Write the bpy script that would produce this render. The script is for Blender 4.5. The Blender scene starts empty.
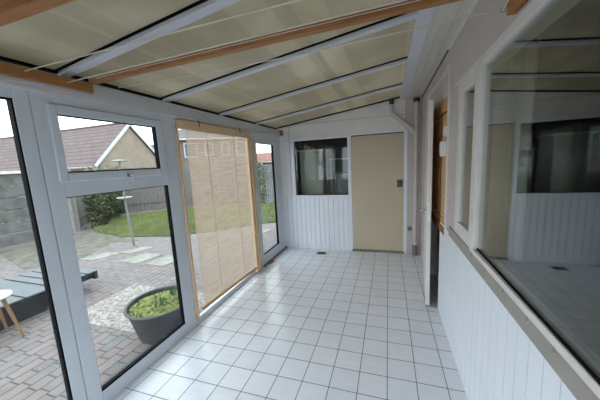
import bpy, bmesh, math, random
from mathutils import Vector, Matrix
random.seed(7)
D = bpy.data
SC = bpy.context.scene
COL = SC.collection

# ------------------------------------------------------------ camera
F_PX, YAW, PITCH, ROLL = 267.305, 0.323242, 0.149803, 0.052238
CAM = Vector((0.0112, -1.6582, 1.609))
cy, sy, cp, sp = math.cos(YAW), math.sin(YAW), math.cos(PITCH), math.sin(PITCH)
fw = Vector((-sy*cp, cy*cp, -sp)); rt = Vector((cy, sy, 0)); dn = fw.cross(rt)
cr, sr = math.cos(ROLL), math.sin(ROLL)
r2 = rt*cr + dn*sr; d2 = -rt*sr + dn*cr
cam_d = D.cameras.new('camera'); cam = D.objects.new('camera', cam_d); COL.objects.link(cam)
cam_d.sensor_width = 36; cam_d.lens = F_PX/600*36; cam_d.shift_y = 2.53/600
cam_d.clip_start = .02; cam_d.clip_end = 300
M3 = Matrix((r2, -d2, -fw)).transposed()
cam.matrix_world = Matrix.Translation(CAM) @ M3.to_4x4()
SC.camera = cam

# ------------------------------------------------------------ world
W = D.worlds.new('overcast_sky'); SC.world = W; W.use_nodes = True
nt = W.node_tree; nt.nodes.clear()
wo = nt.nodes.new('ShaderNodeOutputWorld'); bg = nt.nodes.new('ShaderNodeBackground')
tc = nt.nodes.new('ShaderNodeTexCoord'); sx = nt.nodes.new('ShaderNodeSeparateXYZ')
rp = nt.nodes.new('ShaderNodeValToRGB')
nt.links.new(tc.outputs['Generated'], sx.inputs[0]); nt.links.new(sx.outputs['Z'], rp.inputs[0])
rp.color_ramp.elements[0].position = 0.0; rp.color_ramp.elements[0].color = (.86, .90, .95, 1)
rp.color_ramp.elements[1].position = 0.6; rp.color_ramp.elements[1].color = (.80, .91, 1.0, 1)
nt.links.new(rp.outputs[0], bg.inputs[0]); bg.inputs[1].default_value = 4.0
nt.links.new(bg.outputs[0], wo.inputs[0])
SC.view_settings.view_transform = 'Standard'; SC.view_settings.look = 'None'
SC.view_settings.gamma = 1; SC.view_settings.use_curve_mapping = False
SC.view_settings.exposure = 0.0
SC.cycles.max_bounces = 14; SC.cycles.diffuse_bounces = 8; SC.cycles.transparent_max_bounces = 24
SC.cycles.glossy_bounces = 6; SC.cycles.sample_clamp_indirect = 8

# ------------------------------------------------------------ materials
def newmat(name):
    m = D.materials.new(name); m.use_nodes = True; n = m.node_tree; n.nodes.clear()
    o = n.nodes.new('ShaderNodeOutputMaterial'); return m, n, o
def N(n, t, **kw):
    x = n.nodes.new(t)
    for k, v in kw.items(): setattr(x, k, v)
    return x
def mat(name, col, rough=.5, var=.06, scale=8, bump=0, bscale=60, spec=.5, metal=0, stretch=None, col2=None):
    """principled with a little noise variation in the surface's own colour"""
    m, n, o = newmat(name)
    p = N(n, 'ShaderNodeBsdfPrincipled'); n.links.new(p.outputs[0], o.inputs[0])
    p.inputs['Roughness'].default_value = rough; p.inputs['Metallic'].default_value = metal
    p.inputs['Specular IOR Level'].default_value = spec
    t = N(n, 'ShaderNodeTexCoord'); mp = N(n, 'ShaderNodeMapping'); n.links.new(t.outputs['Object'], mp.inputs[0])
    if stretch: mp.inputs['Scale'].default_value = stretch
    nz = N(n, 'ShaderNodeTexNoise'); nz.inputs['Scale'].default_value = scale; nz.inputs['Detail'].default_value = 5
    n.links.new(mp.outputs[0], nz.inputs[0])
    r = N(n, 'ShaderNodeValToRGB'); n.links.new(nz.outputs[0], r.inputs[0])
    r.color_ramp.elements[0].position = .3; r.color_ramp.elements[1].position = .7
    c1 = col2 or [c*(1-var*2) for c in col]; c2 = [min(1, c*(1+var)) for c in col]
    r.color_ramp.elements[0].color = (*c1[:3], 1); r.color_ramp.elements[1].color = (*c2[:3], 1)
    n.links.new(r.outputs[0], p.inputs['Base Color'])
    if bump:
        b = N(n, 'ShaderNodeBump'); b.inputs['Strength'].default_value = bump; b.inputs['Distance'].default_value = .01
        z = N(n, 'ShaderNodeTexNoise'); z.inputs['Scale'].default_value = bscale; n.links.new(mp.outputs[0], z.inputs[0])
        n.links.new(z.outputs[0], b.inputs['Height']); n.links.new(b.outputs[0], p.inputs['Normal'])
    return m
def glass(name, tint=(.96, .98, .97), k=1.0, rough=0.0):
    """thin pane: clear transmission plus a Schlick mirror reflection on each face"""
    m, n, o = newmat(name)
    g = N(n, 'ShaderNodeNewGeometry'); dt = N(n, 'ShaderNodeVectorMath', operation='DOT_PRODUCT')
    n.links.new(g.outputs['Incoming'], dt.inputs[0]); n.links.new(g.outputs['Normal'], dt.inputs[1])
    a = N(n, 'ShaderNodeMath', operation='ABSOLUTE'); n.links.new(dt.outputs['Value'], a.inputs[0])
    s = N(n, 'ShaderNodeMath', operation='SUBTRACT'); s.inputs[0].default_value = 1; n.links.new(a.outputs[0], s.inputs[1])
    p5 = N(n, 'ShaderNodeMath', operation='POWER'); n.links.new(s.outputs[0], p5.inputs[0]); p5.inputs[1].default_value = 5
    ma = N(n, 'ShaderNodeMath', operation='MULTIPLY_ADD'); n.links.new(p5.outputs[0], ma.inputs[0])
    ma.inputs[1].default_value = .96*k; ma.inputs[2].default_value = .04*k; ma.use_clamp = True
    t = N(n, 'ShaderNodeBsdfTransparent'); t.inputs[0].default_value = (*tint, 1)
    gl = N(n, 'ShaderNodeBsdfGlossy'); gl.inputs['Roughness'].default_value = rough
    mx = N(n, 'ShaderNodeMixShader'); n.links.new(ma.outputs[0], mx.inputs[0])
    n.links.new(t.outputs[0], mx.inputs[1]); n.links.new(gl.outputs[0], mx.inputs[2]); n.links.new(mx.outputs[0], o.inputs[0])
    return m

M = {}
M['upvc'] = mat('white_plastic_frame', (.62, .66, .72), .35, .02, 3)
M['white_paint'] = mat('white_paint', (.66, .635, .615), .5, .04, 5)
M['white_clad'] = mat('white_cladding', (.74, .77, .84), .4, .02, 4)
M['wall_paint'] = mat('off_white_wall', (.56, .50, .475), .65, .04, 3)
M['far_paint'] = mat('far_wall_paint', (.74, .73, .72), .6, .03, 3)
M['soffit'] = mat('soffit_board', (.60, .57, .52), .6, .04, 3, stretch=(6, .6, 1))
M['rubber'] = mat('black_gasket', (.004, .004, .005), .7, spec=.08)
M['grey_plate'] = mat('grey_plate', (.52, .53, .55), .5, .03, 3)
M['roof_bar'] = mat('roof_bar_plastic', (.60, .62, .68), .4, .03, 3)
M['door_beige'] = mat('beige_door_paint', (.52, .44, .33), .55, .03, 2)
M['timber'] = mat('orange_timber', (.37, .165, .052), .5, .1, 6, bump=.1, stretch=(1, 12, 12), col2=(.25, .10, .03))
M['timber_y'] = mat('orange_timber_long', (.38, .17, .055), .5, .1, 6, bump=.1, stretch=(12, 1, 12), col2=(.25, .10, .03))
M['pine'] = mat('pale_pine', (.68, .48, .30), .5, .1, 6, stretch=(12, 12, 1.0), col2=(.64, .45, .28))
M['pine_y'] = mat('pale_pine_batten', (.68, .48, .30), .5, .1, 6, stretch=(12, 1, 12), col2=(.62, .44, .28))
M['rail_wood'] = mat('orange_rail_wood', (.62, .34, .13), .5, .1, 6, stretch=(12, 1, 12))
M['sill'] = mat('grey_beige_sill', (.31, .285, .255), .5, .05, 5)
M['grey_pipe'] = mat('grey_plastic', (.16, .17, .18), .5, .05)
M['pipe'] = mat('white_pipe', (.55, .52, .50), .4, .05, 5)
M['rust'] = mat('rusty_brown', (.09, .05, .04), .8, .2, 30)
M['dark_lock'] = mat('dark_lock_metal', (.06, .055, .05), .4, .1, metal=.5)
M['chrome'] = mat('bright_metal', (.6, .6, .6), .25, .05, metal=1)
M['cable'] = mat('pale_cord', (.60, .56, .48), .6)
M['dark_room'] = mat('unlit_room_shade', (.055, .05, .045), .8, .1, 3)  # darkness of the unlit rooms put into the wall colour
M['dark_floor'] = mat('unlit_floor_shade', (.05, .04, .03), .6, .1, 3)  # house room floor, darkened in colour like its walls
M['curtain'] = mat('beige_curtain', (.30, .28, .24), .9, .05, 8)
M['cabinet'] = mat('pale_cabinet', (.40, .39, .37), .5, .03)
M['tank'] = mat('grey_enamel', (.30, .32, .33), .4, .03)
M['glass'] = glass('clear_glass', (.96, .98, .97), .6)
M['glass_r'] = glass('double_glass', (.93, .97, .95), 1.75)
M['glass_s'] = glass('store_glass', (.93, .97, .95), .9)
M['frosted_strip'] = mat('frosted_white', (.8, .8, .78), .5)
M['metal_grille'] = mat('vent_metal', (.22, .21, .20), .5, .1, metal=.3)
# outside
M['concrete_panel'] = mat('weathered_concrete', (.125, .125, .12), .9, .18, 5, bump=.4, bscale=80)
M['concrete_cap'] = mat('pale_concrete', (.58, .58, .58), .9, .1, 8)
M['concrete_slab'] = mat('mossy_slab', (.27, .26, .22), .9, .15, 9, bump=.3, bscale=120)
M['fence_wood'] = mat('grey_fence_wood', (.165, .15, .135), .9, .2, 6, stretch=(10, 10, 1), bump=.2, bscale=20)
M['fence_grey'] = mat('pale_grey_fence_board', (.20, .205, .215), .9, .15, 6, stretch=(2, 2, 8))
M['fence_post'] = mat('concrete_post', (.22, .215, .20), .9, .1, 6)
M['soil'] = mat('lawn_soil', (.07, .075, .035), .95, .2, 6)
M['moss'] = mat('mossy_dirt', (.15, .135, .105), .95, .25, 4, bump=.3)
M['leaf'] = mat('ivy_leaf', (.055, .075, .028), .6, .3, 3)
M['leaf_light'] = mat('shrub_leaf', (.12, .14, .06), .6, .3, 3)
M['plant_green'] = mat('tub_plant', (.27, .30, .075), .6, .35, 12, col2=(.17, .20, .055))
M['blade_green'] = mat('spiky_blade', (.06, .14, .05), .5, .2, 8)
M['deck_grey'] = mat('grey_deck_board', (.12, .13, .135), .55, .12, 4, stretch=(1, 6, 1))
M['deck_black'] = mat('black_deck_frame', (.025, .025, .024), .7, .2, 10)
M['tub'] = mat('dark_zinc', (.065, .07, .075), .55, .12, 6, metal=.2)
M['table_white'] = mat('white_table_top', (.40, .44, .44), .35, .02)
M['leg_wood'] = mat('beech_leg', (.30, .16, .075), .5, .1, 6, stretch=(6, 6, 1))
M['gable'] = mat('ochre_render', (.26, .215, .165), .9, .08, 2)
M['barge'] = mat('white_bargeboard', (.5, .5, .5), .6, .02)
M['gutter'] = mat('pink_white_gutter', (.28, .24, .235), .6, .05)
M['pole'] = mat('weathered_pole', (.20, .185, .17), .7, .15, 10)
M['tray'] = mat('white_tray', (.36, .36, .34), .5, .03)
M['window_white'] = mat('white_house_frame', (.5, .5, .5), .6, .02)
M['dark_pane'] = mat('dark_house_pane', (.06, .07, .08), .1, .05)

def brick_mat(name, c1, c2, mortar, bw, bh, ms=.01, bump=.3, axes='XY', squash=1, rough=.85, bias=0., noise=.35):
    m, n, o = newmat(name)
    p = N(n, 'ShaderNodeBsdfPrincipled'); n.links.new(p.outputs[0], o.inputs[0]); p.inputs['Roughness'].default_value = rough
    t = N(n, 'ShaderNodeTexCoord'); s = N(n, 'ShaderNodeSeparateXYZ'); c = N(n, 'ShaderNodeCombineXYZ')
    n.links.new(t.outputs['Object'], s.inputs[0])
    n.links.new(s.outputs[axes[0]], c.inputs[0]); n.links.new(s.outputs[axes[1]], c.inputs[1])
    b = N(n, 'ShaderNodeTexBrick'); n.links.new(c.outputs[0], b.inputs['Vector'])
    b.inputs['Scale'].default_value = 1; b.inputs['Brick Width'].default_value = bw; b.inputs['Row Height'].default_value = bh
    b.inputs['Mortar Size'].default_value = ms; b.inputs['Bias'].default_value = bias
    b.inputs['Color1'].default_value = (*c1, 1); b.inputs['Color2'].default_value = (*c2, 1); b.inputs['Mortar'].default_value = (*mortar, 1)
    b.squash = squash; b.squash_frequency = 2
    nz = N(n, 'ShaderNodeTexNoise'); nz.inputs['Scale'].default_value = 5; nz.inputs['Detail'].default_value = 6
    n.links.new(t.outputs['Object'], nz.inputs[0])
    mr = N(n, 'ShaderNodeMapRange'); n.links.new(nz.outputs[0], mr.inputs[0]); mr.inputs[3].default_value = 1-noise; mr.inputs[4].default_value = 1+noise
    vm = N(n, 'ShaderNodeVectorMath', operation='SCALE'); n.links.new(b.outputs['Color'], vm.inputs[0]); n.links.new(mr.outputs[0], vm.inputs['Scale'])
    n.links.new(vm.outputs[0], p.inputs['Base Color'])
    bp = N(n, 'ShaderNodeBump'); bp.inputs['Strength'].default_value = bump; bp.inputs['Distance'].default_value = .01; bp.invert = True
    n.links.new(b.outputs['Fac'], bp.inputs['Height']); n.links.new(bp.outputs[0], p.inputs['Normal'])
    return m
M['paving'] = brick_mat('grey_red_paving', (.22, .17, .157), (.17, .155, .152), (.085, .075, .068), .24, .12, .008, .4, 'YX', .6)
M['roof_tiles'] = brick_mat('brown_roof_tiles', (.14, .10, .098), (.175, .127, .122), (.08, .058, .056), .30, .26, .03, .6, 'XZ', 1, .9, 0, .2)
M['red_tiles'] = brick_mat('red_roof_tiles', (.26, .11, .08), (.30, .14, .10), (.15, .07, .05), .3, .25, .03, .4, 'XZ')
M['grey_tiles'] = brick_mat('grey_roof_tiles', (.09, .09, .10), (.13, .125, .125), (.05, .05, .05), .3, .25, .03, .4, 'XZ')
M['house_brick'] = brick_mat('house_bricks', (.18, .125, .09), (.15, .10, .075), (.17, .15, .13), .22, .07, .01, .3, 'XZ')

def gravel_mat():
    m, n, o = newmat('pale_gravel')
    p = N(n, 'ShaderNodeBsdfPrincipled'); n.links.new(p.outputs[0], o.inputs[0]); p.inputs['Roughness'].default_value = .9
    t = N(n, 'ShaderNodeTexCoord'); v = N(n, 'ShaderNodeTexVoronoi'); v.inputs['Scale'].default_value = 36
    n.links.new(t.outputs['Object'], v.inputs['Vector'])
    s = N(n, 'ShaderNodeSeparateColor'); n.links.new(v.outputs['Color'], s.inputs[0])
    r = N(n, 'ShaderNodeValToRGB'); n.links.new(s.outputs[0], r.inputs[0])
    r.color_ramp.elements[0].color = (.15, .13, .115, 1); r.color_ramp.elements[1].color = (.40, .355, .325, 1)
    n.links.new(r.outputs[0], p.inputs['Base Color'])
    b = N(n, 'ShaderNodeBump'); b.inputs['Strength'].default_value = .8; b.inputs['Distance'].default_value = .01; b.invert = True
    n.links.new(v.outputs['Distance'], b.inputs['Height']); n.links.new(b.outputs[0], p.inputs['Normal'])
    return m
M['gravel'] = gravel_mat()

def tile_mat():
    m, n, o = newmat('white_floor_tiles')
    p = N(n, 'ShaderNodeBsdfPrincipled'); n.links.new(p.outputs[0], o.inputs[0])
    t = N(n, 'ShaderNodeTexCoord')
    b = N(n, 'ShaderNodeTexBrick'); b.offset = 0; b.squash = 1
    n.links.new(t.outputs['Object'], b.inputs['Vector'])
    b.inputs['Scale'].default_value = 1; b.inputs['Brick Width'].default_value = .2; b.inputs['Row Height'].default_value = .2
    b.inputs['Mortar Size'].default_value = .0032; b.inputs['Mortar Smooth'].default_value = .1
    b.inputs['Color1'].default_value = (.73, .735, .78, 1); b.inputs['Color2'].default_value = (.77, .775, .815, 1)
    b.inputs['Mortar'].default_value = (.17, .17, .175, 1)
    # faint diagonal marbling that belongs to the glaze
    mp = N(n, 'ShaderNodeMapping'); mp.inputs['Rotation'].default_value = (0, 0, .9); mp.inputs['Scale'].default_value = (2, 14, 1)
    n.links.new(t.outputs['Object'], mp.inputs[0])
    nz = N(n, 'ShaderNodeTexNoise'); nz.inputs['Scale'].default_value = 2.5; nz.inputs['Detail'].default_value = 4
    n.links.new(mp.outputs[0], nz.inputs[0])
    mr = N(n, 'ShaderNodeMapRange'); n.links.new(nz.outputs[0], mr.inputs[0]); mr.inputs[1].default_value = .35; mr.inputs[2].default_value = .6
    mr.inputs[3].default_value = .95; mr.inputs[4].default_value = 1.0
    vm = N(n, 'ShaderNodeVectorMath', operation='SCALE'); n.links.new(b.outputs['Color'], vm.inputs[0]); n.links.new(mr.outputs[0], vm.inputs['Scale'])
    n.links.new(vm.outputs[0], p.inputs['Base Color'])
    r = N(n, 'ShaderNodeMapRange'); n.links.new(b.outputs['Fac'], r.inputs[0]); r.inputs[3].default_value = .22; r.inputs[4].default_value = .8
    n.links.new(r.outputs[0], p.inputs['Roughness'])
    bp = N(n, 'ShaderNodeBump'); bp.inputs['Strength'].default_value = .3; bp.inputs['Distance'].default_value = .003; bp.invert = True
    n.links.new(b.outputs['Fac'], bp.inputs['Height']); n.links.new(bp.outputs[0], p.inputs['Normal'])
    return m
M['tiles'] = tile_mat()

def roof_mat():
    """beige translucent roofing sheet with old stains"""
    m, n, o = newmat('beige_roof_sheet')
    t = N(n, 'ShaderNodeTexCoord')
    n1 = N(n, 'ShaderNodeTexNoise'); n1.inputs['Scale'].default_value = 1.7; n1.inputs['Detail'].default_value = 3; n1.inputs['Distortion'].default_value = .4
    n.links.new(t.outputs['Object'], n1.inputs[0])
    r1 = N(n, 'ShaderNodeValToRGB'); n.links.new(n1.outputs[0], r1.inputs[0]); e = r1.color_ramp.elements
    e[0].position = .40; e[0].color = (.42, .38, .295, 1); e[1].position = .62; e[1].color = (.50, .46, .37, 1)
    x = r1.color_ramp.elements.new(.5); x.color = (.44, .40, .31, 1)
    # bands running with the length of the room (marks in the sheet)
    sx = N(n, 'ShaderNodeSeparateXYZ'); n.links.new(t.outputs['Object'], sx.inputs[0])
    nb = N(n, 'ShaderNodeTexNoise'); nb.noise_dimensions = '1D'; nb.inputs['Scale'].default_value = 4.0; nb.inputs['Detail'].default_value = 2
    n.links.new(sx.outputs['X'], nb.inputs['W'])
    r2_ = N(n, 'ShaderNodeMapRange'); n.links.new(nb.outputs[0], r2_.inputs[0]); r2_.inputs[1].default_value = .53; r2_.inputs[2].default_value = .56
    r2_.inputs[3].default_value = 1; r2_.inputs[4].default_value = 1.13
    vm = N(n, 'ShaderNodeVectorMath', operation='SCALE'); n.links.new(r1.outputs[0], vm.inputs[0]); n.links.new(r2_.outputs[0], vm.inputs['Scale'])
    df = N(n, 'ShaderNodeBsdfDiffuse'); tr = N(n, 'ShaderNodeBsdfTranslucent'); mx = N(n, 'ShaderNodeMixShader'); mx.inputs[0].default_value = .33
    n.links.new(vm.outputs[0], df.inputs[0]); n.links.new(vm.outputs[0], tr.inputs[0])
    n.links.new(df.outputs[0], mx.inputs[1]); n.links.new(tr.outputs[0], mx.inputs[2]); n.links.new(mx.outputs[0], o.inputs[0])
    return m
M['roof_sheet'] = roof_mat()

def blind_mat(name, col, clear, axis='Z', freq=160, trans=.45):
    """woven reed cloth: fine slats with see-through gaps"""
    m, n, o = newmat(name)
    t = N(n, 'ShaderNodeTexCoord'); s = N(n, 'ShaderNodeSeparateXYZ'); n.links.new(t.outputs['Object'], s.inputs[0])
    nz = N(n, 'ShaderNodeTexNoise'); nz.inputs['Scale'].default_value = 1.0; nz.inputs['Detail'].default_value = 5
    mp = N(n, 'ShaderNodeMapping'); mp.inputs['Scale'].default_value = (4, 4, 220) if axis == 'Z' else (4, 220, 4)
    n.links.new(t.outputs['Object'], mp.inputs[0]); n.links.new(mp.outputs[0], nz.inputs[0])
    r = N(n, 'ShaderNodeValToRGB'); n.links.new(nz.outputs[0], r.inputs[0])
    r.color_ramp.elements[0].position = .35; r.color_ramp.elements[1].position = .65
    r.color_ramp.elements[0].color = (*[c*.72 for c in col], 1); r.color_ramp.elements[1].color = (*[min(1, c*1.15) for c in col], 1)
    df = N(n, 'ShaderNodeBsdfDiffuse'); tr = N(n, 'ShaderNodeBsdfTranslucent'); mx = N(n, 'ShaderNodeMixShader'); mx.inputs[0].default_value = trans
    n.links.new(r.outputs[0], df.inputs[0]); n.links.new(r.outputs[0], tr.inputs[0]); n.links.new(df.outputs[0], mx.inputs[1]); n.links.new(tr.outputs[0], mx.inputs[2])
    tp = N(n, 'ShaderNodeBsdfTransparent')
    mu = N(n, 'ShaderNodeMath', operation='MULTIPLY'); n.links.new(s.outputs[axis], mu.inputs[0]); mu.inputs[1].default_value = freq
    fr = N(n, 'ShaderNodeMath', operation='FRACT'); n.links.new(mu.outputs[0], fr.inputs[0])
    lt = N(n, 'ShaderNodeMath', operation='LESS_THAN'); n.links.new(fr.outputs[0], lt.inputs[0]); lt.inputs[1].default_value = clear
    m2 = N(n, 'ShaderNodeMixShader'); n.links.new(lt.outputs[0], m2.inputs[0]); n.links.new(mx.outputs[0], m2.inputs[1]); n.links.new(tp.outputs[0], m2.inputs[2])
    n.links.new(m2.outputs[0], o.inputs[0])
    return m
M['reed'] = blind_mat('reed_cloth', (.68, .52, .40), .30)
M['door_reed'] = mat('amber_reed_slats', (.74, .47, .23), .6, .1, 6, stretch=(6, 1, 60), col2=(.60, .36, .15))

# ------------------------------------------------------------ mesh helpers
class B:
    def __init__(s): s.v = []; s.f = []
    def add(s, vs, fs):
        k = len(s.v); s.v += [tuple(v) for v in vs]; s.f += [tuple(i+k for i in f) for f in fs]; return s
    def box(s, x0, x1, y0, y1, z0, z1):
        v = [(x, y, z) for z in (z0, z1) for y in (y0, y1) for x in (x0, x1)]
        return s.add(v, [(0, 2, 3, 1), (4, 5, 7, 6), (0, 1, 5, 4), (2, 6, 7, 3), (0, 4, 6, 2), (1, 3, 7, 5)])
    def obox(s, c, ax, ay, az, hx, hy, hz):
        c = Vector(c); v = [c+ax*(i*hx)+ay*(j*hy)+az*(k*hz) for k in (-1, 1) for j in (-1, 1) for i in (-1, 1)]
        return s.add(v, [(0, 2, 3, 1), (4, 5, 7, 6), (0, 1, 5, 4), (2, 6, 7, 3), (0, 4, 6, 2), (1, 3, 7, 5)])
    def bar(s, p0, p1, w, h, up=(0, 0, 1)):
        p0 = Vector(p0); p1 = Vector(p1); d = (p1-p0).normalized(); side = d.cross(Vector(up)).normalized(); u = side.cross(d)
        return s.obox((p0+p1)/2, d, side, u, (p1-p0).length/2, w/2, h/2)
    def frame(s, plane, x0, x1, a0, a1, b0, b1, wa0, wa1, wb0, wb1):
        """rectangular ring; plane 'X': slab in x0..x1, a = Y, b = Z ; plane 'Y': slab in y, a = X, b = Z"""
        def bx(a0, a1, b0, b1):
            if plane == 'X': s.box(x0, x1, a0, a1, b0, b1)
            else: s.box(a0, a1, x0, x1, b0, b1)
        bx(a0, a0+wa0, b0, b1); bx(a1-wa1, a1, b0, b1)
        bx(a0+wa0, a1-wa1, b0, b0+wb0); bx(a0+wa0, a1-wa1, b1-wb1, b1); return s
    def prism(s, poly, axis, a0, a1):
        def P(u, v, w): return (w, u, v) if axis == 'X' else ((u, w, v) if axis == 'Y' else (u, v, w))
        n = len(poly); v = [P(u, q, a0) for u, q in poly]+[P(u, q, a1) for u, q in poly]
        return s.add(v, [tuple(range(n-1, -1, -1)), tuple(range(n, 2*n))]+[(i, (i+1) % n, n+(i+1) % n, n+i) for i in range(n)])
    def tube(s, pts, r, n=12, cap=True):
        pts = [Vector(p) for p in pts]; rs = r if isinstance(r, (list, tuple)) else [r]*len(pts); rings = []; u = None
        for i, p in enumerate(pts):
            d = (pts[min(i+1, len(pts)-1)]-pts[max(i-1, 0)]).normalized()
            if u is None: u = d.orthogonal().normalized()
            u = (u-d*u.dot(d)).normalized(); w = d.cross(u)
            rings.append([p+(u*math.cos(2*math.pi*k/n)+w*math.sin(2*math.pi*k/n))*rs[i] for k in range(n)])
        v = [q for g in rings for q in g]; f = []
        for i in range(len(pts)-1):
            for k in range(n): f.append((i*n+k, i*n+(k+1) % n, (i+1)*n+(k+1) % n, (i+1)*n+k))
        if cap: f += [tuple(range(n-1, -1, -1)), tuple(range(len(v)-n, len(v)))]
        return s.add(v, f)
    def lathe(s, c, prof, n=40, sx=1, sy=1, ang=0):
        c = Vector(c); v = []; f = []
        for r, z in prof:
            for k in range(n):
                a = 2*math.pi*k/n; x, y = r*sx*math.cos(a), r*sy*math.sin(a)
                v.append((c.x+x*math.cos(ang)-y*math.sin(ang), c.y+x*math.sin(ang)+y*math.cos(ang), c.z+z))
        for i in range(len(prof)-1):
            for k in range(n): f.append((i*n+k, i*n+(k+1) % n, (i+1)*n+(k+1) % n, (i+1)*n+k))
        return s.add(v, f)
    def build(s, name, m, parent=None, bevel=0, smooth=False):
        me = D.meshes.new(name)
        if parent is None:
            xs, ys, zs = zip(*s.v); org = Vector(((min(xs)+max(xs))/2, (min(ys)+max(ys))/2, min(zs)))
        else:
            org = Vector((0, 0, 0)); q = parent
            while q is not None: org += q.location; q = q.parent
        me.from_pydata([tuple(Vector(v)-org) for v in s.v], [], s.f)
        bm = bmesh.new(); bm.from_mesh(me); bmesh.ops.recalc_face_normals(bm, faces=bm.faces)
        if smooth:
            for fc in bm.faces: fc.smooth = True
        bm.to_mesh(me); bm.free()
        me.materials.append(M[m] if isinstance(m, str) else m)
        o = D.objects.new(name, me); COL.objects.link(o)
        if parent is None: o.location = org
        else: o.parent = parent
        if bevel:
            b = o.modifiers.new('bevel', 'BEVEL'); b.width = bevel; b.segments = 2; b.limit_method = 'ANGLE'
        if smooth:
            me.set_sharp_from_angle(angle=math.radians(40))
        return o
def empty(name, loc):
    o = D.objects.new(name, None); COL.objects.link(o); o.location = loc; o.empty_display_size = .1; return o
def tag(o, label=None, cat=None, group=None, kind=None):
    if label: o['label'] = label
    if cat: o['category'] = cat
    if group: o['group'] = group
    if kind: o['kind'] = kind
    return o
def thing(name, loc, label, cat, group=None): return tag(empty(name, loc), label, cat, group)
def struct(o, label=None, cat=None): return tag(o, label, cat, None, 'structure')
def copy_tree(o, loc):
    c = o.copy(); COL.objects.link(c); c.location = loc
    for ch in list(o.children):
        k = ch.copy(); COL.objects.link(k); k.parent = c
        for g in list(ch.children):
            q = g.copy(); COL.objects.link(q); q.parent = k
    return c

XL, XR, YF, YB = -1.89, .506, 2.98, -2.75      # room faces
ZO = -.15                                       # level of the garden paving
A_ROOF = .137
def roofz(x): return 2.25 + A_ROOF*(x+1.888)

# ============================================================ SETTING
fl = B().box(-1.96, 4.2, YB-.1, 5.6, -.14, 0).build('floor', 'tiles')
fl.data.transform(Matrix.Translation(fl.location)); fl.location = (0, 0, 0)
struct(fl, 'white square glazed floor tiles with grey grout', 'floor')

# --- cladding: tongue and groove boards
def boards(b, axis, face, out, a0, a1, z0, z1, pitch, back, g=.0055, d=.012):
    """grooved board face; axis 'X': wall face at x=face, boards along Y"""
    poly = []; a = a0
    poly.append((a0, back))
    while a < a1-1e-6:
        e = min(a+pitch, a1)
        poly += [(a, face-out*d), (a+g, face-out*d), (a+g, face), (e, face)]; a = e
    poly.append((a1, back))
    q = []
    for u, v in poly:
        if not q or (abs(q[-1][0]-u)+abs(q[-1][1]-v)) > 1e-6: q.append((u, v))
    n = len(q)
    P = (lambda u, v, z: (v, u, z)) if axis == 'X' else (lambda u, v, z: (u, v, z))
    vs = [P(u, v, z0) for u, v in q]+[P(u, v, z1) for u, v in q]
    fs = [(i, (i+1) % n, n+(i+1) % n, n+i) for i in range(n)]
    k0 = len(vs)
    # caps as quads from face strip to back
    vs += [P(u, back, z0) for u, v in q]+[P(u, back, z1) for u, v in q]
    for i in range(1, n-2):
        fs.append((i, i+1, k0+i+1, k0+i)); fs.append((n+i, n+i+1, k0+n+i+1, k0+n+i))
    return b.add(vs, fs)

# wall_far : upper smooth boards, openings for the window and the door
wf = empty('wall_far', (-.7, YF, 0)); struct(wf, 'white end wall with beige door and dark window', 'wall')
b = B()
boards(b, 'Y', YF-.012, -1, -1.875, -.622, .0, .985, .087, YF+.03, .009, .014); b.build('cladding', 'white_clad', wf)
b = B(); b.box(-1.96, -1.66, YF, YF+.1, .985, 2.6)
b.box(-1.66, -.622, YF, YF+.1, 2.02, 2.6).box(-.622, .26, YF, YF+.1, 2.02, 2.6)
B().box(.26, .62, YF, YF+.1, 0, 2.6).build('corner_wall', 'wall_paint', wf)
b.box(-1.66, -.615, YF+.03, YF+.1, 0, .985); b.box(-1.96, -1.66, YF+.03, YF+.1, 0, .985)
b.build('upper_wall', 'far_paint', wf)
b = B(); b.box(-1.875, .5, YF-.006, YF, 2.262, 2.266).box(-1.69, -1.684, YF-.006, YF, .985, 2.25)
b.build('board_joint', 'sill', wf)
b = B(); b.box(-.645, -.585, YF-.016, YF, 0, 2.0).box(.245, .30, YF-.016, YF, 0, 2.02).box(-1.66, .30, YF-.014, YF, 2.0, 2.03)
b.build('architrave', 'white_clad', wf, .003)

# far window
w = empty('window_4', (-1.12, YF, .98)); struct(w, 'dark framed interior window in the end wall beside the beige door', 'window')
B().frame('Y', YF-.02, YF+.07, -1.655, -.605, .975, 2.02, .05, .035, .03, .04).build('window_frame', 'white_clad', w, .004)
B().frame('Y', YF+.02, YF+.035, -1.606, -.640, 1.005, 1.98, .008, .008, .008, .008).build('gasket', 'rubber', w)
B().box(-1.600, -.645, YF+.024, YF+.030, 1.01, 1.975).build('glass_pane', 'glass_s', w)

# far door
dr = empty('door_1', (-.17, YF, 0)); struct(dr, 'flat beige door in the end wall', 'door')
B().box(-.582, .243, YF-.012, YF+.03, .035, 1.985).build('door_leaf', 'door_beige', dr, .003)
B().box(-.60, .26, YF-.03, YF+.03, 0, .03).build('threshold', 'metal_grille', dr)
lk = B().box(.145, .232, YF-.028, YF-.012, 1.125, 1.245).build('door_lock', 'dark_lock', dr, .004)
B().tube([(.19, YF-.028, 1.19), (.19, YF-.05, 1.19), (.235, YF-.05, 1.19)], .007, 8).build('lever', 'dark_lock', lk)

# dark store room behind the far wall
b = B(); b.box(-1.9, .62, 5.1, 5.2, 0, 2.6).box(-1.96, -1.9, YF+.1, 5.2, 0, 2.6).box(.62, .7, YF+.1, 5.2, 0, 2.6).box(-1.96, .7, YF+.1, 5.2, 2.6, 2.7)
struct(b.build('wall_store', 'dark_room'), 'store room walls behind the end window, coloured dark to read as unlit', 'wall')

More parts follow.
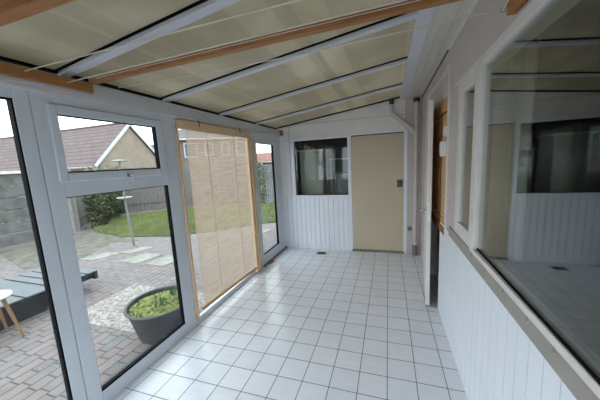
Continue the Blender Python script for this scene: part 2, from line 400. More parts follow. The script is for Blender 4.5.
# wall_right
wr = empty('wall_right', (XR, 0, 0)); struct(wr, 'house wall on the right with white cladding below the windows', 'wall')
b = B(); boards(b, 'X', XR, -1, YB, 1.25, 0, .94, .0955, XR+.05)
b.build('cladding', 'white_clad', wr)
b = B()
b.box(XR, XR+.15, YB, 2.98, 2.12, 2.62)                  # above the openings
b.box(XR, XR+.15, YB, -2.10, .94, 2.12)
b.box(XR, XR+.15, .655, 1.00, .94, 2.12)
b.box(XR, XR+.15, 2.24, YF, 0, 2.12)
b.box(XR+.05, XR+.15, YB, 1.25, 0, .94)
b.build('upper_wall', 'wall_paint', wr)

# sill along the right windows
s = B().box(XR-.012, XR+.0, -2.2, .82, .932, 1.012).build('trim_1', 'sill', None, .005); struct(s, 'grey beige window sill board on the right wall', 'sill')
b = B()
for y in (.15, -.1, -.33, -.55, -.72, -.95, -1.2): b.box(XR-.017, XR-.011, y, y+.02, .990, 1.012)
tag(b.build('clip', 'sill', s), None)

# big right window (window_5)
w = empty('window_5', (XR, -.9, 1.02)); struct(w, 'large fixed window in the right wall reflecting the room', 'window')
b = B().frame('X', XR-.018, XR+.03, -2.1, .187, 1.012, 2.125, .06, .072, .03, .05); b.box(XR-.018, XR+.03, -1.34, -1.26, 1.04, 2.08); b.build('window_frame', 'white_paint', w, .003)
def px_(y): return .512+.0148*(y-.13)
v = [(px_(y)+t_, y, z) for z in (1.03, 2.085) for y in (-1.27, .128) for t_ in (0, .006)]
B().add(v, [(0, 2, 3, 1), (4, 5, 7, 6), (0, 1, 5, 4), (2, 6, 7, 3), (0, 4, 6, 2), (1, 3, 7, 5)]).build('glass_pane', 'glass_r', w)
B().box(XR+.010, XR+.016, -2.05, -1.33, 1.03, 2.085).build('glass_pane', 'glass_r', w)
v = [(px_(y)+t_, y, z) for z in (1.042, 1.052) for y in (-1.26, .115) for t_ in (-.004, 0)]
B().add(v, [(0, 2, 3, 1), (4, 5, 7, 6), (0, 1, 5, 4), (2, 6, 7, 3), (0, 4, 6, 2), (1, 3, 7, 5)]).build('glazing_bead', 'rubber', w)

# small right window (window_6)
w = empty('window_6', (XR, .44, 1.02)); struct(w, 'narrow window beside the large right window', 'window')
B().frame('X', XR-.006, XR+.03, .187, .655, 1.012, 2.125, .078, .085, .095, .10).build('window_frame', 'white_paint', w, .004)
B().box(XR+.012, XR+.018, .26, .58, 1.10, 2.04).build('glass_pane', 'glass_r', w)
b = B(); b.box(XR-.006, XR, .19, .80, 2.125, 2.137); b.build('head_moulding', 'white_paint', w)

# doorway frame + ajar door
d = empty('door_2', (XR, 1.65, 0)); struct(d, 'white house door standing ajar in the right wall', 'door')
b = B(); b.box(XR-.006, XR+.12, 1.00, 1.055, .94, 2.36).box(XR-.02, XR+.12, 2.18, 2.26, 0, 2.36).box(XR-.004, XR+.10, 1.25, 1.27, 0, .95)
b.box(XR-.006, XR+.12, 1.055, 2.18, 2.32, 2.36).box(XR+.005, XR+.1, 1.055, 2.18, 2.17, 2.20); b.build('door_frame', 'white_paint', d, .004)
B().box(XR+.02, XR+.026, 1.055, 2.18, 2.20, 2.32).build('transom_glass', 'glass_r', d)
p0 = Vector((.405, 1.30, 0)); p1 = Vector((.485, 2.17, 0)); dd = (p1-p0).normalized(); nn = Vector((dd.y, -dd.x, 0))
lf = B().obox(((p0+p1)/2)+Vector((0, 0, 1.075)), dd, nn, Vector((0, 0, 1)), (p1-p0).length/2, .022, 1.06).build('door_leaf', 'white_paint', d, .003)
e = p0 - dd*.002
B().obox(e+Vector((0, 0, 1.03)), nn, dd, Vector((0, 0, 1)), .010, .003, .09).build('latch_plate', 'chrome', lf)
h = p0+dd*.06-nn*.022
B().tube([h+Vector((0, 0, 1.045)), h-nn*.05+Vector((0, 0, 1.045)), h-nn*.055+dd*.12+Vector((0, 0, 1.05))], .009, 8).build('door_handle', 'chrome', lf)
h2 = p0+dd*.06+nn*.022
B().tube([h2+Vector((0, 0, 1.045)), h2+nn*.05+Vector((0, 0, 1.045)), h2+nn*.055+dd*.12+Vector((0, 0, 1.05))], .009, 8).build('door_handle', 'dark_lock', lf)

# house interior behind the right wall
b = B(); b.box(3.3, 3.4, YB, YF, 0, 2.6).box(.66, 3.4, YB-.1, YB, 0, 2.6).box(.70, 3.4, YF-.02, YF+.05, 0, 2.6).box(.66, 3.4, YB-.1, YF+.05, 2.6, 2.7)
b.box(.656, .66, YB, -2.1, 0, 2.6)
struct(b.build('wall_house', 'dark_room'), 'walls of the unlit house room, its darkness put into their colour', 'wall')
b = B().box(.66, 3.3, YB, YF-.02, .0, .012); struct(b.build('trim_2', 'dark_floor'), 'floor of the unlit house room, coloured dark to read as unlit', 'floor')

# back wall behind the camera, its glazing added to brighten the room
b = B(); b.box(-1.96, -1.75, YB-.1, YB, 0, 2.6).box(.36, XR+.15, YB-.1, YB, 0, 2.6).box(-1.75, .36, YB-.1, YB, 2.15, 2.6)
wb = b.build('wall_back', 'far_paint'); struct(wb, 'white wall around the added glazing behind the camera', 'wall')
w = empty('added_glazing', (-.7, YB-.05, 0)); struct(w, 'unseen glazing added behind the camera for extra daylight', 'window')  # added out of view to let more daylight in from behind
b = B().frame('Y', YB-.08, YB-.02, -1.75, .36, 0, 2.15, .07, .07, .08, .07); b.box(-.73, -.66, YB-.08, YB-.02, .08, 2.08); b.build('window_frame', 'upvc', w, .004)
B().box(-1.69, -.72, YB-.053, YB-.047, .07, 2.09).build('glass_pane', 'glass', w)
B().box(-.67, .30, YB-.053, YB-.047, .07, 2.09).build('glass_pane', 'glass', w)

# ---------------- left wall: window units
def gasket(parent, y0, y1, z0, z1, x=-1.873):
    B().frame('X', x-.038, x, y0-.010, y1+.010, z0-.010, z1+.010, .0103, .017, .016, .0108).build('gasket', 'rubber', parent)
def pane(parent, y0, y1, z0, z1, x=-1.884):
    B().box(x-.003, x+.003, y0-.012, y1+.012, z0-.012, z1+.012).build('glass_pane', 'glass', parent)
w = empty('window_1', (-1.9, -1.7, 0)); struct(w, 'big fixed window pane at the near left', 'window')
B().frame('X', -1.912, -1.87, YB, -.648, 0, 2.085, .07, .072, .10, .065).build('window_frame', 'upvc', w, .004)
gasket(w, YB+.075, -.721, .112, 2.015); pane(w, YB+.075, -.721, .112, 2.015)
w = empty('window_2', (-1.9, -.1, 0)); struct(w, 'left window with a top hung casement over a fixed pane', 'window')
b = B(); b.frame('X', -1.912, -1.87, -.644, .40, 0, 2.085, .089, .145, .110, .06)
b.box(-1.912, -1.87, -.555, .255, 1.468, 1.57); b.build('window_frame', 'upvc', w, .004)
gasket(w, -.555, .253, .118, 1.464); pane(w, -.555, .253, .118, 1.464)
ca = B().frame('X', -1.898, -1.852, -.578, .252, 1.562, 2.022, .047, .070, .055, .057).build('casement', 'upvc', w, .006)
gasket(ca, -.531, .182, 1.619, 1.963, -1.857)
B().box(-1.872, -1.866, -.54, .193, 1.61, 1.97).build('glass_pane', 'glass', ca)
b = B().box(-1.853, -1.842, -.145, -.10, 1.565, 1.59); hh = b.build('handle_base', 'grey_pipe', ca)
B().tube([(-1.84, -.12, 1.58), (-1.825, -.12, 1.575), (-1.823, -.12, 1.53)], .010, 8).build('handle', 'upvc', ca)
w = empty('window_3', (-1.9, 1.2, 0)); struct(w, 'glazed garden door unit behind the reed blind', 'window')
B().frame('X', -1.912, -1.87, .404, 1.965, 0, 2.085, .05, .15, .06, .06).build('window_frame', 'upvc', w, .004)
pane(w, .46, 1.80, .075, 2.01)
w = empty('window_7', (-1.9, 2.5, 0)); struct(w, 'narrow glazed unit at the far left corner', 'window')
B().frame('X', -1.912, -1.87, 1.968, 2.97, .02, 2.085, .03, .22, .08, .06).build('window_frame', 'upvc', w, .004)
sh = B().frame('X', -1.905, -1.862, 1.975, 2.73, .07, 2.045, .040, .085, .105, .122).build('sash', 'upvc', w, .004)
gasket(sh, 2.015, 2.645, .175, 1.923, -1.866); pane(sh, 2.015, 2.645, .175, 1.923)
B().box(-1.95, -1.84, 1.97, 2.97, 0, .020).build('threshold', 'grey_pipe', w)

# wall plate over the left windows
pl = B().box(-1.95, -1.84, YB, 2.975, 2.095, 2.195).build('trim_3', 'grey_plate', None, .012); struct(pl, 'light grey plate beam above the left windows', 'beam')
pt = B().box(-1.95, -1.845, YB, 2.975, 2.078, 2.095).build('trim_4', 'white_paint'); struct(pt, 'thin pale cover strip above the left window frames', 'trim')

# ceiling : lean-to roof
ce = empty('ceiling', (-.8, 0, 2.2)); struct(ce, 'sloping lean-to roof of beige translucent sheets', 'ceiling')
def slope_box(b, x0, x1, y0, y1, dz0, dz1):
    v = [(x, y, roofz(x)+dz) for dz in (dz0, dz1) for y in (y0, y1) for x in (x0, x1)]
    b.add(v, [(0, 2, 3, 1), (4, 5, 7, 6), (0, 1, 5, 4), (2, 6, 7, 3), (0, 4, 6, 2), (1, 3, 7, 5)])
bars_y = [-2.10, -1.27, -.45, .36, 1.22, 2.16]
edges = [YB]+bars_y+[YF]
for i in range(len(edges)-1):
    b = B(); v = [(x, y, roofz(x)) for x in (-2.05, .20) for y in (edges[i], edges[i+1])]
    v2 = [(x, y, roofz(x)+.010) for x in (-2.05, .20) for y in (edges[i], edges[i+1])]
    b.add(v+v2, [(0, 1, 3, 2), (4, 6, 7, 5), (0, 2, 6, 4), (1, 5, 7, 3), (0, 4, 5, 1), (2, 3, 7, 6)])
    b.build('roof_sheet', 'roof_sheet', ce)
for y in bars_y:
    b = B(); slope_box(b, -1.93, .20, y-.005, y+.055, -.035, -.001); o = b.build('glazing_bar', 'roof_bar', ce, .004)
    b = B(); slope_box(b, -1.93, .20, y-.014, y-.005, -.012, -.001); b.build('seal', 'rubber', o)
b = B(); slope_box(b, -1.93, .2, YF-.015, YF, -.02, -.001); b.build('seal', 'rubber', ce)
B().box(-1.96, -1.91, YB, YF, 2.222, 2.238).build('eaves_gap_shade', 'rubber', ce)  # black strip, its colour standing in for the dark gap above the plate
# flashing over the outer eaves so no light leaks
B().box(.185, .29, YB, YF, 2.505, 2.60).build('ledger', 'roof_bar', ce, .004)
sf = B()
x = .29
for k in range(3):
    sf.box(x+.002, x+.070, YB, YF, 2.500, 2.53); x += .072
sf.box(.29, .506, YB, YF, 2.507, 2.62); sf.build('soffit_board', 'soffit', ce)
B().box(.484, .506, YB, 1.03, 2.478, 2.500).build('cornice', 'white_paint', ce)
B().box(.498, .506, 1.10, YF, 2.488, 2.500).build('brown_gap', 'rust', ce)  # brown strip along the gap between soffit and wall
B().box(.20, .66, YB, YF, 2.60, 2.66).build('roof_edge', 'white_paint', ce)

# ============================================================ THINGS INSIDE
# timbers
o = B().box(-1.839, -1.81, YB+.01, -.325, 2.122, 2.180).build('timber_batten', 'timber_y', None, .003)
tag(o, 'long orange brown timber fixed along the top of the near left windows', 'timber')
o = B().box(.470, .504, YB+.01, -.250, 2.155, 2.240).build('timber_batten', 'timber_y', None, .003)
tag(o, 'orange brown timber fixed on the right wall above the large window', 'timber')
bmn = thing('tie_beam', (-.7, -.29, 2.23), 'long thin orange timber tie beam crossing under the roof to the soffit', 'beam')
B().bar((-1.85, -.301, 2.205), (.44, -.301, 2.253), .042, .032).build('beam', 'timber', bmn, .003)
B().bar((-1.78, -.323, 2.211), (.44, -.323, 2.258), .003, .003).build('edge_strip', 'white_paint', bmn)
o = B().box(-1.86, .50, -.938, -.883, 2.230, 2.275).build('tie_beam', 'timber', None, .003)
tag(o, 'nearer orange timber tie beam cutting the top left corner of the view', 'beam')

def cord(y0, z0, y1, z1, sag, label, x0=-1.80, x1=.45, ring=True):
    t = thing('washing_line', (x0, y0, z0), label, 'cord', 'washing lines strung across the room')
    pts = [(x0+(x1-x0)*k/12, y0+(y1-y0)*k/12, z0+(z1-z0)*k/12-sag*4*(k/12)*(1-k/12)) for k in range(13)]
    B().tube(pts, .0032, 6).build('cord', 'cable', t)
    return t
cord(-.68, 2.157, -.64, 2.19, .0, 'pale washing line nearest the camera running under the near roof sheet')
cord(-.48, 2.150, -.47, 2.20, .0, 'pale washing line running just in front of the long timber tie beam')
t = thing('washing_line', (.45, -.135, 2.22), 'pale washing line running behind the long tie beam to a hook on the right timber', 'cord', 'washing lines strung across the room')
B().tube([(-1.83, -.13, 2.205), (-1.2, -.13, 2.195), (-.4, -.15, 2.195), (.462, -.236, 2.19)], .003, 6).build('cord', 'cable', t)
B().tube([(.462+.009*math.cos(a), -.242, 2.185+.009*math.sin(a)) for a in [k*math.pi/6 for k in range(12)]], .002, 6).build('hook', 'chrome', t)
B().tube([(.462, -.240, 2.19), (.458, -.4, 2.21), (.45, -.9, 2.26)], .003, 6).build('cord_tail', 'cable', t)

# reed blind on the left
bl = thing('reed_blind', (-1.83, 1.08, 0), 'see-through tan reed blind hanging down in front of the garden door', 'blind')
n_y, n_z = 14, 26; vs = []; fs = []
for i in range(n_z+1):
    z = 2.0-(2.0-.12)*i/n_z; 
    for j in range(n_y+1):
        y = .512+(1.685-.512)*j/n_y
        x = -1.838+.008*math.sin(3*j/n_y*2+i*.3)*(i/n_z)
        vs.append((x, y, z+(.035*(1-j/n_y))*(i/n_z)))
for i in range(n_z):
    for j in range(n_y):
        a = i*(n_y+1)+j; fs.append((a, a+1, a+n_y+2, a+n_y+1))
rc = B().add(vs, fs).build('reed_cloth', 'reed', bl, 0, True)
B().box(-1.862, -1.822, .425, 1.80, 1.975, 2.055).build('head_batten', 'pine_y', bl, .003)
B().bar((-1.835, .470, .150), (-1.835, 1.685, .105), .016, .035).build('bottom_rail', 'rail_wood', bl, .003)
for y in (.70, 1.50):
    B().tube([(-1.822, y, 2.085), (-1.815, y, 2.06), (-1.815, y, 2.03), (-1.82, y, 2.02)], .004, 6).build('hook', 'rust', bl)
for y in (.82, 1.35): B().box(-1.834, -1.830, y, y+.006, .15, 1.98).build('cord', 'reed', bl)
tf = thing('timber_upright', (-1.85, 1.74, .03), 'pale pine upright standing at the right edge of the reed blind', 'timber')
B().box(-1.868, -1.830, 1.70, 1.755, .03, 1.973).build('inner_strip', 'pine', tf, .003)
B().box(-1.868, -1.815, 1.758, 1.815, .03, 1.973).build('outer_strip', 'pine', tf, .003)
o = B().box(-1.868, -1.845, .405, .428, .05, 1.972).build('timber_upright', 'pine', None, .002)
tag(o, 'narrow pale pine strip standing at the left edge of the reed blind', 'timber')

# corner block by the far roof edge
o = B().box(-1.828, -1.795, 2.90, 2.972, 2.10, 2.19).build('wood_block', 'timber', None, .003)
tag(o, 'small brown wooden block at the far left end of the grey roof plate', 'block')
o = B().add([(-1.838, 2.12, .0), (-1.80, 2.12, 0), (-1.838, 2.24, 0), (-1.80, 2.24, 0), (-1.838, 2.12, .012), (-1.80, 2.12, .012), (-1.838, 2.24, .035), (-1.80, 2.24, .035)], [(0, 2, 3, 1), (4, 5, 7, 6), (0, 1, 5, 4), (2, 6, 7, 3), (0, 4, 6, 2), (1, 3, 7, 5)]).build('wooden_wedge', 'timber')
tag(o, 'small brown wooden wedge on the floor at the far left window threshold', 'wedge')

# floor vent
fv = thing('floor_vent', (-1.1, 2.74, 0), 'small dark metal vent set in the tiles near the end wall', 'vent')
B().frame('Y', 2.69, 2.79, -1.19, -1.03, 0, .0001, .01, .01, .00001, .00001)
b = B(); b.box(-1.19, -1.03, 2.68, 2.695, 0, .006).box(-1.19, -1.03, 2.795, 2.81, 0, .006).box(-1.19, -1.178, 2.695, 2.795, 0, .006).box(-1.042, -1.03, 2.695, 2.795, 0, .006)
b.build('rim', 'metal_grille', fv)
b = B()
for k in range(6): b.box(-1.178, -1.042, 2.70+k*.017, 2.707+k*.017, 0, .004)
b.build('grille', 'dark_lock', fv)

# downpipe
dp = thing('downpipe', (.42, 2.93, 0), 'white painted drainpipe with a slanting branch in the far right corner', 'pipe')
B().tube([(.42, 2.925, .16), (.42, 2.925, 2.44)], .032, 16).build('vertical_pipe', 'pipe', dp, 0, True)
B().tube([(.06, 2.925, 2.47), (.06, 2.925, 2.33), (.09, 2.925, 2.27), (.385, 2.925, 1.99), (.41, 2.925, 1.965)], .034, 14).build('branch_pipe', 'pipe', dp, 0, True)
B().tube([(.42, 2.925, 0), (.42, 2.925, .175)], .040, 16).build('grey_socket', 'grey_pipe', dp, 0, True)
B().tube([(.42, 2.925, 2.12), (.42, 2.925, 2.17)], .037, 16).build('collar', 'pipe', dp, 0, True)
B().tube([(.42, 2.925, 2.42), (.42, 2.925, 2.475)], .045, 14).build('cap', 'rust', dp, 0, True)
B().tube([(.06, 2.925, 2.42), (.06, 2.925, 2.485)], .036, 14).build('cap', 'rust', dp, 0, True)
b = B().tube([(.31, 2.975, 2.20), (.31, 2.92, 2.20), (.31, 2.92, 2.08)], .006, 6); b.build('bracket', 'pipe', dp)
# socket
so = thing('wall_socket', (.345, 2.965, .42), 'small round grey socket low on the white strip beside the drainpipe', 'socket')
B().tube([(.345, 2.98, .43), (.345, 2.955, .43)], .035, 20).build('body', 'grey_pipe', so, .002)
B().tube([(.345, 2.955, .43), (.345, 2.945, .43)], .018, 16).build('button', 'metal_grille', so)

# slatted blind in the doorway
sb = thing('slatted_blind', (.51, 1.5, .85), 'amber wooden slatted blind hanging in the dark open doorway', 'blind')
b = B(); 
for k in range(44):
    z = .93+k*.024; b.box(.512+.004*(k % 2), .518+.004*(k % 2), 1.07, 2.14, z, z+.023)
b.build('slats', 'door_reed', sb)
B().box(.509, .530, 1.065, 2.145, 2.00, 2.168).build('pelmet', 'rail_wood', sb, .006)
b = B()
for k in range(5):
    b.tube([(.511+.004*(k % 2), 1.07, .92-.014*k), (.511+.004*(k % 2), 1.90, .92-.014*k)], .012, 8)
b.build('rolled_bottom', 'timber', sb, 0, True)
for y in (1.3, 1.85): B().tube([(.505, y, 2.0), (.503, y, .86)], .004, 6).build('cord', 'rust', sb)

# white boxes on the doorpost
jb = thing('junction_box', (.44, 1.06, 1.59), 'larger white box fixed to the doorpost, the lower of two', 'box')
B().box(.452, .499, 1.02, 1.055, 1.595, 1.725).build('body', 'white_paint', jb, .004)
B().box(.447, .452, 1.025, 1.050, 1.605, 1.715).build('lid', 'upvc', jb, .002)
jb = thing('junction_box', (.45, 1.06, 1.77), 'small white box fixed to the doorpost above the larger one', 'box')
B().box(.474, .499, 1.02, 1.055, 1.77, 1.855).build('body', 'white_paint', jb, .004)
B().box(.470, .474, 1.025, 1.050, 1.78, 1.845).build('lid', 'upvc', jb, .002)

# curtain inside the house
vs = []; fs = []; n = 70
for i in range(n+1):
    y = .58-.50*i/n; x = .72+.022*math.sin(i*.9)+.008*math.sin(i*2.3)
    vs += [(x, y, .98), (x, y, 2.2)]
for i in range(n): fs.append((2*i, 2*i+2, 2*i+3, 2*i+1))
cu = thing('curtain', (.72, .3, .98), 'beige pleated curtain hanging inside the house at the far end of the large window', 'curtain')
o = B().add(vs, fs).build('cloth', 'curtain', cu, 0, True); md = o.modifiers.new('thick', 'SOLIDIFY'); md.thickness = .004
B().tube([(.72, -2.1, 2.215), (.72, .75, 2.215)], .012, 10).build('rod', 'dark_lock', cu)

# store room contents behind the far window
cb = thing('tall_cabinet', (-1.45, 3.6, 0), 'pale tall cupboard standing in the dark room behind the end window', 'cabinet')
B().box(-1.62, -1.18, 3.35, 3.8, 0, 1.80).build('body', 'cabinet', cb, .006)
B().box(-1.61, -1.19, 3.33, 3.348, .1, 1.79).build('door', 'cabinet', cb, .003)
B().box(-1.66, -1.14, 3.33, 3.82, 1.80, 1.83).build('top', 'white_paint', cb, .003)
sv = thing('wall_shelf', (-.8, 3.9, 1.6), 'thin pale shelf in the dark room behind the end window', 'shelf')
B().box(-1.14, -.3, 3.75, 4.05, 1.62, 1.645).build('board', 'cabinet', sv)
B().box(-1.12, -1.09, 3.78, 4.05, 0, 1.62).build('upright', 'cabinet', sv)
B().box(-.34, -.31, 3.78, 4.05, 0, 1.62).build('upright', 'cabinet', sv)
tk = thing('washing_drum', (-.72, 3.95, 0), 'round fronted grey appliance in the dark room behind the end window', 'appliance')
B().box(-1.02, -.42, 3.72, 4.3, 0, 1.35).build('body', 'tank', tk, .02)
b = B().tube([(-.72, 3.715, 1.12), (-.72, 3.69, 1.12)], .19, 28); b.build('round_door', 'grey_pipe', tk, .004)

# ============================================================ OUTSIDE
gp = B().box(-12.5, -1.95, YB-3, 9.5, ZO-.2, ZO).build('ground', 'paving'); gp.data.transform(Matrix.Translation(gp.location)); gp.location = (0, 0, 0)
struct(gp, 'weathered grey and red block paving of the patio', 'paving')
g2 = B().box(-70, 20, -20, 80, -.6, -.36).build('ground', 'moss'); struct(g2, 'plain ground beyond the garden fences', 'ground')
lawn_poly = [(-10.3, 5.25), (-9.3, 4.35), (-8.3, 3.8), (-6.9, 3.5), (-5.4, 3.75), (-4.4, 4.5), (-3.6, 5.35), (-1.95, 6.2), (-1.95, 10.2), (-5.2, 9.1), (-8.7, 7.75)]
lw = B().prism(lawn_poly, 'Z', ZO-.02, ZO+.015).build('trim_5', 'soil'); struct(lw, 'soil bed of the lawn', 'lawn')
ms = B().prism([(-8.9, 1.9), (-6.6, 1.3), (-6.1, 2.0), (-6.6, 3.0), (-6.0, 3.3), (-6.9, 3.5), (-8.3, 3.8), (-9.6, 4.35), (-8.9, 3.6)], 'Z', ZO-.01, ZO+.006).build('trim_6', 'moss')
struct(ms, 'mossy strip of dirt along the concrete fence', 'ground')
def inside(x, y, poly):
    c = False; j = len(poly)-1
    for i in range(len(poly)):
        xi, yi = poly[i]; xj, yj = poly[j]
        if (yi > y) != (yj > y) and x < (xj-xi)*(y-yi)/(yj-yi)+xi: c = not c
        j = i
    return c
M['grass'] = mat('grass_blades', (.18, .235, .065), .7, .3, 1.6, col2=(.165, .16, .06))
rg = random.Random(3); b = B(); cnt = 0
while cnt < 34000:
    x = rg.uniform(-10.6, -1.95); y = rg.uniform(3.4, 10.2)
    if not inside(x, y, lawn_poly): continue
    cnt += 1; a = rg.uniform(0, 6.28); h = rg.uniform(.04, .11); wd = rg.uniform(.006, .012); lx, ly = rg.uniform(-.04, .04), rg.uniform(-.04, .04)
    dx, dy = math.cos(a)*wd, math.sin(a)*wd
    b.add([(x-dx, y-dy, ZO+.01), (x+dx, y+dy, ZO+.01), (x+lx, y+ly, ZO+.01+h)], [(0, 1, 2)])
tag(b.build('lawn_grass', 'grass'), 'short green lawn grass beyond the patio', 'grass', None, 'stuff')

gr = B().box(-3.75, -2.15, .30, 1.25, ZO-.02, ZO+.012).build('gravel_slab', 'gravel', None, .004)
tag(gr, 'pale pebbled rectangle set in the paving beside the dark tub', 'paving')
for (pts, lab) in ((((-6.10, 1.93), (-5.70, 1.93), (-5.48, 2.42), (-5.88, 2.42)), 'pale concrete slab in the paving left of the feeder pole'),
                   (((-5.62, 2.44), (-5.3, 2.40), (-5.05, 2.86), (-5.36, 2.92)), 'pale concrete slab at the foot of the feeder pole'),
                   (((-5.05, 2.0), (-4.55, 1.98), (-4.45, 2.50), (-4.92, 2.52)), 'mossy pale slab in the paving right of the feeder pole'),
                   (((-4.35, 1.98), (-3.9, 1.98), (-3.85, 2.45), (-4.28, 2.48)), 'pale slab in the paving nearest the casement window frame'),
                   (((-3.55, 4.05), (-3.05, 4.05), (-2.95, 4.75), (-3.45, 4.75)), 'pale slab in the paving seen through the far narrow window')):
    tag(B().prism(list(pts), 'Z', ZO-.02, ZO+.012).build('paving_slab', 'concrete_slab', None, .003), lab, 'slab', 'pale slabs in the patio')

# deck platform
dk = thing('low_platform', (-4.75, .4, ZO), 'low platform of grey boards on a black frame standing on the patio', 'platform')
for y0, y1, x0, x1 in ((.905, 1.04, -5.05, -4.20), (.785, .88, -5.28, -4.20), (.635, .76, -5.30, -4.20), (.49, .61, -5.32, -4.20), (.19, .46, -5.33, -4.20), (-.15, .165, -5.36, -4.20), (-.5, -.175, -5.36, -4.20)):
    B().box(x0, x1, y0, y1, .13, .15).build('board', 'deck_grey', dk, .003)
for x in (-5.2, -4.66, -4.32): B().box(x-.03, x+.03, -.5, 1.04, .02, .13).build('bearer', 'deck_black', dk)
B().box(-5.3, -4.205, -.5, .99, .095, .105).build('gap_shade_sheet', 'deck_black', dk)  # black sheet added below so the gaps between boards look dark
B().box(-5.3, -4.205, 1.0, 1.038, .02, .13).build('side_panel', 'deck_black', dk)
B().box(-4.31, -4.28, -.5, .40, ZO, .13).build('side_panel', 'deck_black', dk)
for x in (-5.2, -4.34):
    for y in (-.4, .75): B().box(x-.04, x+.04, y-.04, y+.04, ZO, .02).build('foot', 'deck_black', dk)

# side table
st = thing('side_table', (-3.98, -.16, ZO), 'small white topped table with splayed beech legs at the left edge', 'table')
TC = Vector((-4.03, -.20, .35))
B().lathe(TC, [(0, -.012), (.19, -.012), (.20, 0), (.19, .012), (0, .012)], 40).build('table_top', 'table_white', st, 0, True)
for lx_, ly_ in ((-3.86, -.05), (-4.175, -.04), (-4.19, -.36), (-3.88, -.37)):
    t1 = Vector((lx_, ly_, ZO)); t0 = TC+Vector(((lx_-TC.x)*.55, (ly_-TC.y)*.55, -.012))
    B().tube([t0, t1], [.019, .012], 10).build('leg', 'leg_wood', st, 0, True)

# tub planter
tb = thing('tub_planter', (-2.36, .43, ZO), 'dark round tub of bright green plants on the patio', 'planter')
TX, TY = -2.345, .425
B().lathe((TX, TY, ZO), [(0, 0), (.215, 0), (.235, .02), (.31, .33), (.325, .345), (.335, .35), (.328, .36), (.308, .355), (.295, .30), (0, .29)], 44, 1.0, 1.08, .5).build('tub', 'tub', tb, 0, True)
B().lathe((TX, TY, ZO), [(0, .31), (.29, .305)], 30, 1, 1.08, .5).build('soil', 'soil', tb)
b = B(); rg = random.Random(5)
for k in range(5200):
    r = .285*math.sqrt(rg.random()); a = rg.uniform(0, 6.28); x = TX+r*math.cos(a); y = TY+r*math.sin(a)*1.05
    z = ZO+.315+.05*rg.random()*(1.1-r/.3); s_ = rg.uniform(.007, .016); q = rg.uniform(0, 6.28); tl = rg.uniform(.1, .9)
    u = Vector((math.cos(q), math.sin(q), .3)).normalized()*s_; v_ = Vector((-math.sin(q)*math.cos(tl), math.cos(q)*math.cos(tl), math.sin(tl)))*s_*.8
    c = Vector((x, y, z)); b.add([c-u, c-v_, c+u, c+v_], [(0, 1, 2, 3)])
tag(b.build('foliage', 'plant_green', tb), 'bright green low foliage')
b = B()
for k in range(34):
    cx_, cy_ = ((TX+.02, TY+.16), (TX+.14, TY+.18), (TX+.05, TY-.05))[k % 3]
    x = cx_+rg.gauss(0, .025); y = cy_+rg.gauss(0, .025); h = rg.uniform(.10, .22); a = rg.uniform(0, 6.28); l = rg.uniform(.01, .07)
    w_ = .005; p = [Vector((x, y, ZO+.31)), Vector((x+l*.3*math.cos(a), y+l*.3*math.sin(a), ZO+.31+h*.6)), Vector((x+l*math.cos(a), y+l*math.sin(a), ZO+.31+h))]
    sd = Vector((-math.sin(a), math.cos(a), 0))*w_
    b.add([p[0]-sd, p[0]+sd, p[1]+sd, p[1]-sd, p[2]], [(0, 1, 2, 3), (3, 2, 4)])
tag(b.build('spiky_leaves', 'blade_green', tb), 'taller spiky green leaves')

# bird feeder pole
PX, PY = -5.587, 2.80
bf = thing('bird_feeder', (PX, PY, ZO), 'slim pole with two pale round trays standing at the lawn edge', 'bird feeder')
B().tube([(PX, PY, ZO), (PX-.07, PY, 1.03), (PX-.06, PY, 1.83)], [.026, .022, .016], 10).build('pole', 'pole', bf, 0, True)
B().lathe((PX-.07, PY, 1.0), [(0, 0), (.13, .0), (.155, .03), (.145, .035), (.12, .012), (0, .012)], 30).build('tray', 'tray', bf, 0, True)
B().lathe((PX-.07, PY, 1.83), [(0, 0), (.14, .0), (.16, .02), (.08, .035), (0, .04)], 30).build('tray', 'tray', bf, 0, True)
B().lathe((PX, PY, ZO), [(.08, 0), (.06, .03), (.027, .05)], 16).build('foot', 'pole', bf)

# concrete panel fence (left)
CA = Vector((-9.5, .0, 0)); CB = Vector((-9.0, 3.62, 0)); u = (CB-CA).normalized(); nrm = Vector((u.y, -u.x, 0))
# extend towards -Y
CA = CA-u*3.4
cf = thing('concrete_fence', (-9.2, 1.5, ZO), 'grey concrete panel fence with a pale capping beyond the platform', 'fence')
L = (CB-CA).length; nb = 4
for k in range(nb+1):
    c = CA+u*(L*k/nb); B().obox(c+Vector((0, 0, .83)), u, nrm, Vector((0, 0, 1)), .06, .07, .98).build('post', 'fence_post', cf)
for k in range(nb):
    for j in range(6):
        c = CA+u*(L*(k+.5)/nb); z0 = ZO+.02+j*.305
        B().obox(c+Vector((0, 0, z0+.15)), u, nrm, Vector((0, 0, 1)), L/nb/2-.06, .03, .139).build('panel', 'concrete_panel', cf, .008)
c = (CA+CB)/2; B().obox(c+Vector((0, 0, 1.73)), u, nrm, Vector((0, 0, 1)), L/2, .10, .035).build('capping', 'concrete_cap', cf)

